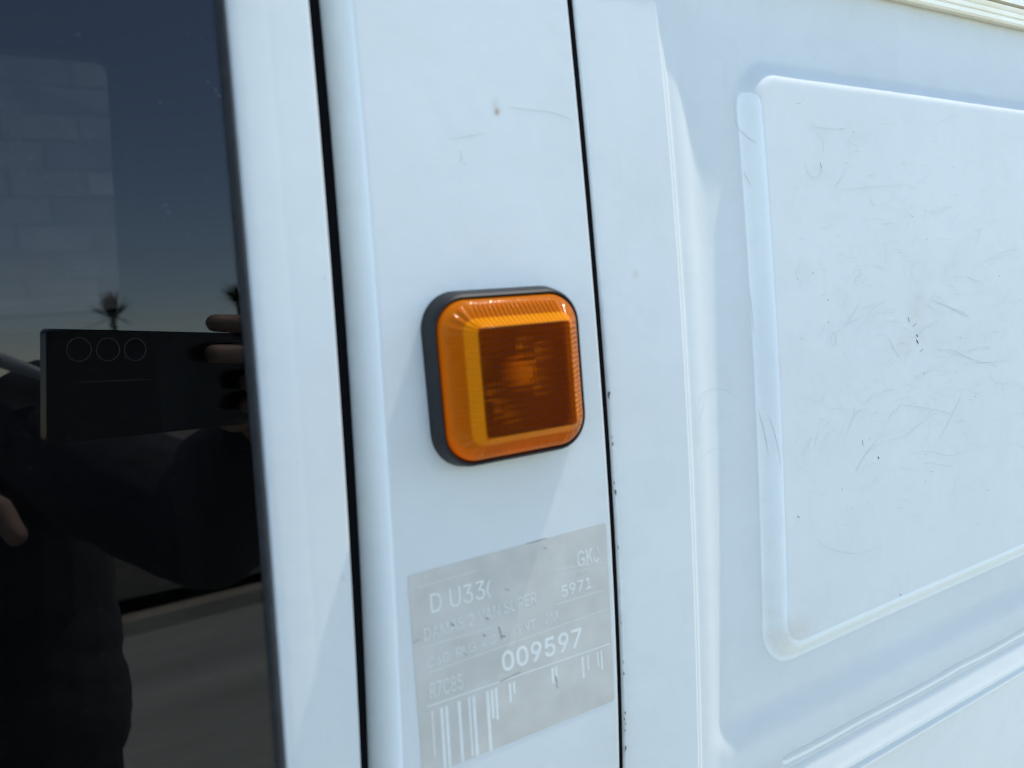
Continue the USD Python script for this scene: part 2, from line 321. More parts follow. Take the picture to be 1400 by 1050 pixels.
obj("window_seal", outward(grid(np.stack([np.stack([seal_l(zz) * (1 - a) + seal_r(zz) * a + (0.0006 if a > .9 else 0), bulge(zz) * (.2 + .8 * a) + (GY - 0.0004 + zz * math.tan(TILT) * .8) * (1 - a) ** 2 - h * 1.0, zz + H], -1)
     for a, h in ((0, 0), (0.12, 0.0022), (0.35, 0.0040), (0.6, 0.0038), (0.85, 0.0012), (1.0, -.002), (1.0, -0.010))], 1))), M_black, door, True)
obj("door_panel", outward(sweep(lambda z: 0 * z - 0.75, lambda z: 0 * z + fr_r(-.3), [("L", 0, 0.001), ("R", -0.02, 0.001), ("R", -.002, 0), ("R", 0, -.01)], np.linspace(-0.98, -0.60, 12))), M_door, door, True)
obj("window_frame", outward(sweep(lambda z: 0 * z - 0.75, lambda z: 0 * z - 0.60, [("L", 0, -0.02), ("L", .001, 0), ("R", -.002, 0), ("R", 0, -.02)], ZS)), M_door, door, True)
# the seal in the door gap
obj("door_seal", outward(sweep(fr_r, pi_l, [("L", -.001, -.012), ("L", 0.0006, -.011), ("L", .0022, -.0105), ("R", -.0010, -.011), ("R", 0.001, -.013), ("R", .002, -.02)], ZS)), M_gap, van, True)

# pillar
def pillar_sweep():
    zs = ZS; out = [(pi_l(zs) - .0002, -.026), (pi_l(zs), -.0135)]
    for f, h in ((.06, -.0120), (.20, -.0094), (.40, -.0060), (.58, -.0034), (.72, -.0018), (.86, -.0006), (1.0, -.0001), (1.2, 0)):
        out.append((pi_l(zs) + (pi_in(zs) - pi_l(zs)) * f, h))
    for k in range(1, 8): out.append((pi_in(zs) + (sl_l(zs) - pi_in(zs)) * (.05 + .85 * k / 8), 0))
    r = .0019
    for k in range(9):
        a = math.pi / 2 * k / 8; out.append((sl_l(zs) - r + r * math.sin(a), -r + r * math.cos(a)))
    out.append((sl_l(zs), -.015))
    return grid(np.stack([np.stack([u, bulge(zs) - h, zs + H], -1) for u, h in out], 1))
pillar = obj("pillar", outward(pillar_sweep()), M_pillar, van, True)
pv = np.array(UsdGeom.Mesh(pillar).GetPointsAttr().Get()); pz = pv[:, 2] - H
GR = .50 * np.exp(-np.abs(sl_l(pz) - pv[:, 0]) / .0012) * np.interp(pz, [-.25, 0, .2], [1, .5, .2]) + .30 * np.exp(-np.abs(pv[:, 0] - pi_l(pz)) / .004)
grime(pillar, GR)
obj("panel_gap", outward(sweep(sl_l, sl_r, [("L", -.0012, -.0034), ("L", .0002, -.0026), ("L", .0010, -.0022), ("R", -.0006, -.0018), ("R", .0004, -.0018)], ZS)), M_gap, van)

# side panel: one pressed sheet with a long step, a sunk field and a raised plateau
def sstep(x): x = np.clip(x, 0, 1); return x * x * x * (x * (6 * x - 15) + 10)
def rsdf(dx, dz, r):
    a, b = np.maximum(dx + r, 0), np.maximum(dz + r, 0)
    return np.hypot(a, b) - r + np.minimum(np.maximum(dx, dz) + r, 0)
G1x = np.array([-4, 0, .6, 1.2, 1.8, 2.4, 3.0, 4.0, 4.6, 5.2, 5.8, 7, 9, 12]) / 1000
G1h = np.array([0, 0, -.06, -.38, -1.0, -1.45, -1.6, -1.75, -2.0, -2.45, -2.75, -3.05, -3.15, -3.2]) / 1000
from scipy.interpolate import PchipInterpolator
G1 = PchipInterpolator(G1x, G1h)
def side_h(u, z):
    t = u - ridge(z)
    h = G1(np.clip(t, -.004, .012))
    h = h - .0022 * sstep((t - .006) / .020)
    sd = rsdf((ridge(z) + .010) - u, z_floor - z, .026)
    h = h - .0032 * sstep(-sd / .026)
    sp = rsdf(pl_l(z) - u, np.maximum(zBt(u) - z, z - zT(u)), .014)
    h = h + .0072 * (1 - sstep((sp + .002) / .016)) * (t > .01)
    # the sheet turns up to the rail and down to the seam
    h = h + .0024 * sstep((z - z_top + .03) / .055) * sstep(t / .03)
    return h
zr = np.concatenate([np.linspace(z_seam - .006, .24, 440), np.linspace(.24, .62, 16)[1:]])
ug = np.concatenate([np.array([0, 0, .0003, .0007, .0012, .002, .004]), np.linspace(.008, .028, 24), np.linspace(.0284, .075, 130), np.linspace(.0757, .20, 165), np.linspace(.20, .95, 130)[1:]])
hg = np.array([-.016, -.0020, -.0011, -.0005, -.0001, 0, 0])
Z, DU = np.meshgrid(zr, ug, indexing="ij"); U = sl_r(Z) + DU
Hh = side_h(U, Z); Hh[:, :7] += hg
side = obj("side_panel", outward(grid(np.stack([U, bulge(Z) - Hh, Z + H], -1))), M_side, van, True)
sd_ = rsdf(pl_l(Z) - U, np.maximum(zBt(U) - Z, Z - zT(U)), .014)
grime(side, .65 * np.exp(-(U - sl_r(Z)) / .0022) * np.interp(Z, [-.28, -.05, .15], [1, .6, .15]) + .22 * np.exp(-((sd_ - .010) / .004) ** 2) * np.interp(Z, [-.25, -.1, .1], [1, .45, .25]) + .30 * np.exp(-np.abs(Z - z_seam) / .006))
# lower part: the plain strip left of the step goes on down, the sill ledge and lower panel sit right of it
zl = np.concatenate([np.linspace(-.98, -.42, 16)[:-1], np.linspace(-.42, z_seam - .006, 60)])
sl_end = lambda z: ridge(z) + .012
Zl, A = np.meshgrid(zl, np.concatenate([np.array([0, 0, .0003, .0007, .0012, .002]), np.linspace(.004, 1, 50)]), indexing="ij")
wl = ridge(Zl) + .026 - sl_r(Zl); Ul = sl_r(Zl) + np.where(A < .003, A, A * wl)
Hl = side_h(Ul, Zl); Hl[:, :6] += hg[:6]
obj("lower_strip", outward(grid(np.stack([Ul, bulge(Zl) - Hl, Zl + H], -1))), M_side, side, True)
# sill profile (z, h): seam, sloping ledge that faces the sky, rolled edge, groove, bead, lower panel turning under
sill = [(z_seam + .003, -.0125), (z_seam + .0005, -.0070), (z_seam - .002, -.0066)]
for k in range(1, 9):
    a = k / 8; sill.append((z_seam - .002 + (z_edge + .003 - z_seam + .002) * a, -.0066 + .0038 * a))
e = z_edge
sill += [(e + .0015, -.0023), (e, -.0019), (e - .0012, -.0018), (e - .0024, -.0030), (e - .0036, -.0035), (e - .0050, -.0030), (e - .0062, -.0020), (e - .0074, -.0018), (e - .0086, -.0022), (e - .0098, -.0036), (e - .0112, -.0046), (e - .014, -.0056), (e - .02, -.0070), (e - .04, -.0110), (e - .08, -.020), (e - .2, -.044), (e - .45, -.09), (e - .68, -.13)]
sill = np.array(sill)
u0 = at(1064, 1038, -.009)[0]
us = np.concatenate([[u0 - .030, u0 - .022, u0 - .014, u0 - .008, u0 - .003, u0 + .002, u0 + .008], np.linspace(u0 + .02, 1.2, 60)])
fade = np.interp(us, [u0 - .030, u0 - .004, u0 + .01], [-.010, -.0030, 0])
P = np.stack([np.stack([us, bulge(z) - h - fade * (1 if i > 1 else .6), np.full(len(us), z + H)], -1) for i, (z, h) in enumerate(sill)], 1)
kb = int(np.argmin(np.abs(sill[:, 0] - (e - .0112)))) + 1
obj("sill_ledge", outward(grid(P[:, :kb])), M_side, van, True)
obj("lower_panel", outward(grid(P[:, kb - 1:])), paint("dusty_lower_paint", (0.71, 0.71, 0.655), dirt=.3), van, True)
# sealant bead lying in the seam, with its blunt left end
us2 = np.concatenate([u0 + np.array([-.0015, -.001, 0, .0015, .004]), np.linspace(u0 + .008, 1.0, 110)])
rb = np.interp(us2, u0 + np.array([-.0016, -.001, 0, .0015, .004]), [.0003, .0016, .0026, .0033, .0034]) * (1 + .10 * (meshkit.fbm(np.stack([us2 * 60, us2 * 0, us2 * 0], -1), 3) - .5))
wz = .0012 * (meshkit.fbm(np.stack([us2 * 25, us2 * 0 + 5, us2 * 0], -1), 2) - .5)
ang = np.linspace(-.35, math.pi + .35, 12)
zc = z_seam + .0005 + wz
P = np.stack([np.stack([us2, bulge(zc) + .0062 - np.sin(a) * rb * .42, zc + np.cos(a) * rb * 1.15 + H], -1) for a in ang], 1)
obj("seam_sealant", outward(grid(P)), M_sealant, van, True, label="painted bead of sealant along the seam under the raised panel")
# rain gutter above the side panel
gz = z_rail; ur0 = sl_r(.2) + .030
gp = [(gz + .004, -.014), (gz + .0005, -.006), (gz, -.0010), (gz + .001, .0004), (gz + .0032, .0008), (gz + .0040, -.0004), (gz + .0048, .0006), (gz + .0070, .0012), (gz + .0078, -.0002), (gz + .0086, .0010), (gz + .0105, .0018), (gz + .0112, -.0030), (gz + .0120, -.0030), (gz + .0126, .0022), (gz + .016, .0030), (gz + .022, .0038), (gz + .030, .0042), (gz + .038, .0042), (gz + .042, .0030), (gz + .043, .0010), (gz + .040, .004), (gz + .040, -.012)]
gu = np.linspace(ur0, 1.0, 90)
wob = .0005 * (meshkit.fbm(np.stack([gu * 40, gu * 0, gu * 0], -1), 3) - .5)
P = np.stack([np.stack([gu, bulge(gz) - h + wob, np.full(len(gu), z + H) + wob], -1) for z, h in gp], 1)
obj("rain_gutter", outward(grid(P)), M_cream, van, 35, label="yellowed cream rain gutter above the side panel")
# rest of the body, closed so that the cabin is dark
M_white = simple("far_white_paint", (0.78, 0.79, 0.79), 0.35)
roof = []
for k in range(13):
    a = math.pi * k / 12; roof.append((0.62 - 0.60 * math.cos(a), H + 0.60 + 0.10 * math.sin(a)))
P = np.stack([np.stack([np.full(len(roof), x), [r[0] for r in roof], [r[1] for r in roof]], -1) for x in (-1.0, 0.0, 1.0)], 0)
obj("roof", outward(grid(P), (0, 0, 1)), M_white, van, True)
obj("cabin_floor", bx(-.98, .98, .06, 1.19, H - 1.0, H - .96), M_interior, van)
obj("front_bulkhead", bx(-1.0, -.96, .02, 1.22, H - 1.0, H + .66), M_interior, van)
obj("rear_bulkhead", bx(.96, 1.0, .03, 1.22, H - 1.0, H + .66), M_interior, van)
obj("inner_lining", bx(.17, .95, .045, .055, H - .96, H + .62), M_interior, van)
# far side with its window opening (rounded), seen through the dark glass
FY = 1.2
def thru(px, py, y):
    r = ray(px, py); t = (y + D0) / r[1]; return r[0] * t, r[2] * t
q = [thru(155, 72, FY), thru(176, 430, FY)]
open_poly = Polygon([(-.62, q[0][1]), (q[0][0], q[0][1]), (q[1][0], q[1][1]), (-.62, q[1][1])]).buffer(-.03).buffer(.03)
panel = sbox(-.96, -.96, .96, .6).difference(open_poly) if False else Polygon([(-.96, -.96), (.96, -.96), (.96, .62), (-.96, .62)]).difference(open_poly)
fs = trimesh.creation.extrude_polygon(panel, .03, engine="earcut"); fs.apply_transform(np.array([[1, 0, 0, 0], [0, 0, 1, FY], [0, 1, 0, H], [0, 0, 0, 1]])); fs.invert()
far = obj("far_side", fs, M_interior, van)
obj("far_pane", bx(-.64, .12, FY + .012, FY + .016, H + .02, H + .56), M_clear, far)
ring = open_poly.buffer(.012).difference(open_poly.buffer(-.012))
fr = trimesh.creation.extrude_polygon(ring, .05, engine="earcut"); fr.apply_transform(np.array([[1, 0, 0, 0], [0, 0, 1, FY - .02], [0, 1, 0, H], [0, 0, 0, 1]])); fr.invert()
obj("window_rubber", fr, M_black, far)
obj("window_sill", rbox(-.62, q[1][0] - .01, FY - .06, FY - .02, H + q[1][1] - .018, H + q[1][1] + .004, .006), simple("sill_white", (.9, .9, .88), .35), far, True)
M_seat = noisy("seat_cloth", (.02, .02, .022), (.04, .04, .045), 60, .9)
hc = thru(224, 250, .55)
seat = obj("seat", rbox(hc[0] - .02, hc[0] + .10, .35, .80, H - .75, H + hc[1] - .16, .05), M_seat, van, True)
obj("headrest", rbox(hc[0] - .03, hc[0] + .05, .44, .68, H + hc[1] - .08, H + hc[1] + .07, .034), M_seat, seat, True)
obj("seat_base", rbox(hc[0] - .45, hc[0] + .06, .35, .80, H - .92, H - .70, .04), M_seat, seat, True)

# ---------------------------------------------------------------- turn indicator
M_ind = noisy("indicator_housing", (.008, .008, .009), (.015, .015, .016), 90, .5, specular_ior_level=.3)
def amber(name, t, tr, d, k0, k1, rough, ior):
    return mat(name, {"f": ("fresnel", {"IOR": ior}), "t": ("transparent_bsdf", {"color": t}), "tr": ("translucent_bsdf", {"color": tr}), "d": ("diffuse_bsdf", {"color": d}),
              "g": ("glossy_bsdf", {"roughness": rough}), "m0": ("mix_closure", {"fac": k0}), "m1": ("mix_closure", {"fac": k1}), "m": ("mix_closure", {})},
             [("tr.BSDF", "m0.closure1"), ("d.BSDF", "m0.closure2"), ("t.BSDF", "m1.closure1"), ("m0.closure", "m1.closure2"), ("f.fac", "m.fac"), ("m1.closure", "m.closure1"), ("g.BSDF", "m.closure2")], surface="m.closure")
M_lens = amber("orange_lens", (.90, .25, .004), (1.0, .30, .003), (.95, .25, .002), .62, .70, .06, 1.22)
M_band = amber("orange_lens_prism", (1.0, .38, .004), (1.0, .38, .003), (1.0, .33, .002), .72, .95, .10, 1.18)
M_face = mat("orange_lens_window", {"f": ("fresnel", {"IOR": 1.16}), "t": ("refraction_bsdf", {"color": (.88, .42, .012), "IOR": 1.40, "roughness": .03}), "tr": ("transparent_bsdf", {"color": (.88, .40, .012)}), "d": ("translucent_bsdf", {"color": (.90, .40, .01)}),
              "g": ("glossy_bsdf", {"roughness": .10}), "m0": ("mix_closure", {"fac": .12}), "m1": ("mix_closure", {"fac": .26}), "m": ("mix_closure", {})},
             [("t.BSDF", "m0.closure1"), ("tr.BSDF", "m0.closure2"), ("m0.closure", "m1.closure1"), ("d.BSDF", "m1.closure2"), ("f.fac", "m.fac"), ("m1.closure", "m.closure1"), ("g.BSDF", "m.closure2")], surface="m.closure")
o = [at(*p) for p in ((598, 398), (780, 395), (799, 590), (602, 632))]
uc, zc0 = np.mean([at(578, 500)[0], at(797, 500)[0]]), 0
cen = np.array([at(686, 394), at(700, 636)]); 
ul, ur_ = at(577, 470)[0], at(799, 540, .0085)[0] + .0017
zt_, zb_ = at(690, 394, .004)[1], at(700, 634, .010)[1]
uc, zc0, hw, hh = (ul + ur_) / 2, (zt_ + zb_) / 2, (ur_ - ul) / 2, (zt_ - zb_) / 2
def rr(w, h, r, n=10):
    """rounded rectangle ring, counter-clockwise, with straight sides divided"""
    pts = []
    for (cx, cz, a0) in ((w - r, h - r, 0), (-(w - r), h - r, 90), (-(w - r), -(h - r), 180), (w - r, -(h - r), 270)):
        for k in range(n + 1):
            a = math.radians(a0 + 90 * k / n); pts.append((cx + r * math.cos(a), cz + r * math.sin(a)))
    P = []
    for i, p in enumerate(pts):
        P.append(p)
        if (i + 1) % (n + 1) == 0:
            nx = pts[(i + 1) % len(pts)]
            for k in range(1, 40): P.append((p[0] + (nx[0] - p[0]) * k / 40, p[1] + (nx[1] - p[1]) * k / 40))
    return np.array(P)
IND_Y = float(bulge(zc0))
def ring_loft(rings, cap=False):
    """rings: (w, h, r, height) lofted outward from the pillar"""
    P = []
    for w, h, r, d in rings:
        q = rr(w, h, r); P.append(np.stack([q[:, 0] + uc, np.full(len(q), IND_Y - d), q[:, 1] + zc0 + H], -1))
    P = np.array(P); n, m = P.shape[:2]; i = np.arange(n * m).reshape(n, m); j = np.roll(i, -1, 1)
    f = np.stack([i[:-1], i[1:], j[1:], j[:-1]], -1).reshape(-1, 4)
    v = P.reshape(-1, 3); f = np.vstack([f[:, [0, 1, 2]], f[:, [0, 2, 3]]])
    if cap:
        c = len(v); v = np.vstack([v, P[-1].mean(0)]); f = np.vstack([f, np.stack([i[-1], np.full(m, c), j[-1]], -1)])
    return outward(trimesh.Trimesh(v, f, process=False))
SL = math.tan(TILT) + (zc0 - ZB) / RB
def tiltm(m):
    m.vertices = np.stack([m.vertices[:, 0], m.vertices[:, 1] + SL * (m.vertices[:, 2] - zc0 - H), m.vertices[:, 2]], -1); return m
RI = .0165
ind = obj("turn_indicator", tiltm(ring_loft([(hw + .0008, hh + .0008, RI, -.003), (hw, hh, RI, .0005), (hw - .0005, hh - .0005, RI, .004), (hw - .0014, hh - .0014, RI - .001, .0074), (hw - .0019, hh - .0019, RI - .0015, .0084), (hw - .0027, hh - .0027, RI - .0022, .0088), (hw - .0034, hh - .0034, RI - .003, .0080), (hw - .0036, hh - .0036, RI - .003, .0050)], False)), M_ind, van, 40, label="square orange side turn indicator in a black rubber housing")
# lens: rim, ribbed outer slope, bright inner slope; the flat window inside it is ribbed both ways
a0, a1 = hw - .0036, hh - .0036
LR = [(a0, a1, RI - .003, .0062), (a0 - .0001, a1 - .0001, RI - .003, .0084), (a0 - .0010, a1 - .0010, RI - .004, .0104), (a0 - .0024, a1 - .0024, RI - .005, .0118), (a0 - .0078, a1 - .0078, .0060, .0165)]
LB = [(a0 - .0078, a1 - .0078, .0060, .0165), (a0 - .0082, a1 - .0082, .0055, .0170), (a0 - .0114, a1 - .0110, .0030, .0212), (a0 - .0120, a1 - .0116, .0024, .0216)]
def dense(w, h, r, n=30, k_=150):
    """rounded rectangle ring with enough points for every rib to have its own crest"""
    pts, P = [], []
    for (cx, cz, a0_) in ((w - r, h - r, 0), (-(w - r), h - r, 90), (-(w - r), -(h - r), 180), (w - r, -(h - r), 270)):
        for k in range(n + 1):
            a = math.radians(a0_ + 90 * k / n); pts.append((cx + r * math.cos(a), cz + r * math.sin(a)))
    for i, p in enumerate(pts):
        P.append(p)
        if (i + 1) % (n + 1) == 0:
            nx = pts[(i + 1) % len(pts)]
            for k in range(1, k_): P.append((p[0] + (nx[0] - p[0]) * k / k_, p[1] + (nx[1] - p[1]) * k / k_))
    return np.array(P)
def ribbed(L, lo, hi, amp, per=8):
    global rr
    f_ = []
    for k in range(len(L) - 1):
        n_ = 6 if L[k + 1][3] - L[k][3] > .0025 else 2
        for q_ in range(n_): f_.append(tuple(np.array(L[k]) * (1 - q_ / n_) + np.array(L[k + 1]) * (q_ / n_)))
    f_.append(L[-1]); keep_ = rr; rr = dense; m = ring_loft(f_); rr = keep_
    n_ = len(dense(1, 1, .1)); v = m.vertices.copy(); d = IND_Y - v[:, 1]; k = np.arange(len(v)) % n_
    v[:, 1] += np.where((d > lo) & (d < hi), amp, 0) * np.cos(k * 2 * math.pi / per)
    return outward(trimesh.Trimesh(v, m.faces, process=False))
lens = obj("lens", tiltm(ribbed(LR, .0121, .0166, .00062)), M_lens, ind, 35, label="amber ribbed lens")
obj("lens_prism", tiltm(ribbed(LB, .0164, .0214, .00050)), M_band, lens, 35)
fw, fh = a0 - .0120, a1 - .0116
gx, gz_ = np.meshgrid(np.linspace(-fw, fw, 321), np.linspace(-fh, fh, 321), indexing="ij")
fy = .0212 + .00046 * np.abs(np.sin(gx * math.pi / .0018)) + .00070 * np.abs(np.sin(gz_ * math.pi / .0025))
obj("lens_window", tiltm(outward(grid(np.stack([gx + uc, IND_Y - fy, gz_ + zc0 + H], -1)))), M_face, lens, True)
M_refl = simple("reflector_plastic", (.80, .78, .72), .35)
obj("reflector", tiltm(ring_loft([(a0 - .0006, a1 - .0006, .012, .0072), (a0 - .0016, a1 - .0016, .011, .0056), (a0 - .0046, a1 - .0046, .009, .0048)])), M_refl, ind, 30)
obj("back_plate", tiltm(ring_loft([(a0 - .0046, a1 - .0046, .009, .0049), (a0 - .0085, a1 - .0085, .008, .0024), (a0 - .0125, a1 - .0125, .008, .0014), (.012, .012, .008, .0012)], True)), noisy("lamp_back", (.09, .08, .06), (.26, .22, .16), 140, .35), ind, 30)
bl = trimesh.creation.icosphere(3, .0062); bl.vertices *= [1, 1.25, 1]; bl.apply_translation([uc + .001, IND_Y - .010, zc0 + H + .001])
obj("bulb", bl, simple("bulb_glass", (.95, .88, .70), .08, coat_weight=1.0), ind, True)
so = trimesh.creation.cylinder(.0066, height=.006, sections=24); so.apply_transform(trimesh.transformations.rotation_matrix(math.pi / 2, [1, 0, 0])); so.apply_translation([uc + .001, IND_Y - .0032, zc0 + H + .001])
obj("bulb_socket", so, simple("socket_metal", (.6, .55, .45), .3, metallic=1.0), ind, 30)
for dx, dz_ in ((-.009, -.013), (.009, .004), (.011, -.005), (-.004, -.017), (.013, .010), (-.012, -.006), (.004, .013)):
    c = trimesh.creation.cylinder(.0022, height=.006, sections=14); c.apply_transform(trimesh.transformations.rotation_matrix(math.pi / 2, [1, 0, 0])); c.apply_translation([uc + dx, IND_Y - .005, zc0 + H + dz_])
    obj("screw", c, simple(f"screw_metal_{int(1000*(dx+1))}_{int(1000*(dz_+1))}", (.7, .66, .6), .25, metallic=1.0), ind, 30)

# ---------------------------------------------------------------- sticker with its worn print
M_stick = noisy("faded_sticker", (.600, .570, .490), (.690, .660, .575), 70, .45, 5)
M_print = noisy("pale_print", (.80, .81, .73), (.88, .89, .81), 300, .5)
M_faint = noisy("rubbed_print", (.74, .73, .65), (.83, .83, .75), 500, .5)
st = np.array([at(*p) for p in ((557, 787), (828, 714), (840, 957), (578, 1064))])
def skin(u, z, h): return np.stack([u, bulge(z) - h, z + H], -1)
def plaque(poly, h, m=None, res=.006):
    """a thin sheet of the given outline lying on the pillar's skin"""
    e = trimesh.creation.extrude_polygon(poly, .00006, engine="earcut")
    if res: e = e.subdivide_to_size(res)
    v = e.vertices; return trimesh.Trimesh(skin(v[:, 0], v[:, 1], h + v[:, 2]), e.faces, process=False)
sticker = obj("sticker", plaque(Polygon(st).buffer(-.0018).buffer(.0018), .00008), M_stick, van, label="worn grey identification sticker with faded white lettering and bar code")
def pix(zx, zy): return at(540 + zx / 3, 700 + zy / 3)
def text(s, p0, p1, cap, m, bold=False, keep=1.0, part="lettering"):
    """lettering from baseline start p0 to baseline end p1 (pixels of the enlarged photograph), capitals cap pixels tall; keep < 1 wears pieces away"""
    a, b = pix(*p0), pix(*p1); c = pix(p0[0] - cap * .08, p0[1] - cap)
    t = meshkit.text_mesh(s, 1.0, .05, bold); t.apply_translation([-t.bounds[0][0], 0, 0]); w = t.bounds[1][0]
    v = t.vertices; ex, ez = (b - a) / w, (c - a)
    uz = a + v[:, :1] * ex + v[:, 1:2] * ez
    m_ = trimesh.Trimesh(skin(uz[:, 0], uz[:, 1], .00016 + v[:, 2] * .0008), t.faces, process=False)
    if np.linalg.det(np.stack([ex, ez])) < 0: m_.invert()
    if keep < 1:
        cs = m_.triangles_center; n = meshkit.fbm(cs * 700, 3, 9); m_.update_faces(n < np.quantile(n, keep)); m_.remove_unreferenced_vertices()
    obj(part, m_, m, sticker)
text("D U33", (148, 415), (370, 352), 78, M_print)
text("(", (376, 345), (396, 338), 55, M_faint)
text("GKJ", (750, 226), (836, 200), 62, M_print, keep=.9)
text("5971", (685, 350), (805, 310), 46, M_print)
text("DAMAS 2 VAN SUPER", (122, 530), (580, 372), 50, M_faint, keep=.95)
text("C60  RLG  4C  5   TNT   2M", (135, 642), (668, 440), 40, M_faint, keep=.94)
text("R7C85", (145, 765), (280, 722), 62, M_faint)
text("009597", (440, 655), (768, 545), 76, M_print, True)
text("AGO NO", (680, 275), (790, 245), 16, M_faint, keep=.6)
def strip(pts, w, m, parent, name, h=.00016, w1=None):
    """a thin line through van-side points, w wide"""
    p = np.array(pts); d = np.gradient(p, axis=0); n = np.stack([-d[:, 1], d[:, 0]], -1); n /= np.maximum(np.linalg.norm(n, axis=1, keepdims=True), 1e-12)
    k = len(p); ww = (np.full(k, w) if w1 is None else np.asarray(w1))[:, None] / 2
    a, b = p + n * ww, p - n * ww
    return outward(grid(np.stack([skin(a[:, 0], a[:, 1], h), skin(b[:, 0], b[:, 1], h)], 1)))
for a, b, w, m in (((110, 555), (400, 472), .0004, M_faint), ((660, 378), (850, 322), .0004, M_faint), ((135, 660), (850, 404), .0004, M_faint), ((132, 798), (880, 540), .0006, M_print), ((95, 310), (330, 240), .0003, M_faint), ((660, 235), (855, 205), .0003, M_faint)):
    obj("rule_line", strip([pix(*(np.array(a) + (np.array(b) - a) * k / 5)) for k in range(6)], w, m, None, ""), m, sticker)
for x, dy, w in ((152, 190, 7), (190, 330, 12), (210, 330, 12), (262, 250, 12), (303, 240, 8), (322, 245, 12), (378, 245, 13), (396, 120, 12), (413, 130, 10), (470, 78, 10), (487, 50, 9), (645, 65, 12), (660, 45, 9), (768, 86, 10), (790, 62, 7), (830, 60, 6), (845, 78, 7)):
    y = 815 + (x - 150) * (565 - 815) / 700.0
    x1 = x + dy * .065; ww = w * .325 / 981 / 3 * 1.1
    obj("bar", strip([pix(x + (x1 - x) * k / 4, y + dy * k / 4) for k in range(5)], ww, None, None, ""), M_faint if w == 7 and x < 200 else M_print, sticker)

# ---------------------------------------------------------------- scuffs, scratches and specks (photo marks with a shape of their own)
def on_side(u, z): return side_h(np.asarray(u), np.asarray(z)) + .00012
def mark(pts, w, surf="side"):
    uz = np.array([at(px, py, -.0008) for px, py in pts]); k = len(uz)
    tt = np.linspace(0, 1, k); n2 = max(6, 4 * k); t2 = np.linspace(0, 1, n2)
    if k > 2:
        uz = np.stack([PchipInterpolator(tt, uz[:, i])(t2) for i in (0, 1)], -1)
    else: uz = uz[0] + (uz[1] - uz[0]) * t2[:, None]
    ww = w * np.sin(np.pi * np.clip(t2 * .9 + .05, 0, 1)) ** .6
    h = on_side(uz[:, 0], uz[:, 1]) if surf == "side" else .00012
    d = np.gradient(uz, axis=0); n = np.stack([-d[:, 1], d[:, 0]], -1); n /= np.maximum(np.linalg.norm(n, axis=1, keepdims=True), 1e-12)
    a, b = uz + n * ww[:, None] / 2, uz - n * ww[:, None] / 2
    return outward(grid(np.stack([skin(a[:, 0], a[:, 1], h), skin(b[:, 0], b[:, 1], h)], 1)))
S = {0: [], 1: [], 2: [], 3: []}
PXM = .00045                                            # about one photo pixel on the panel, in metres
def z6(*p): return [(1100 + x / 3.5, 350 + y / 3.5) for x, y in p]
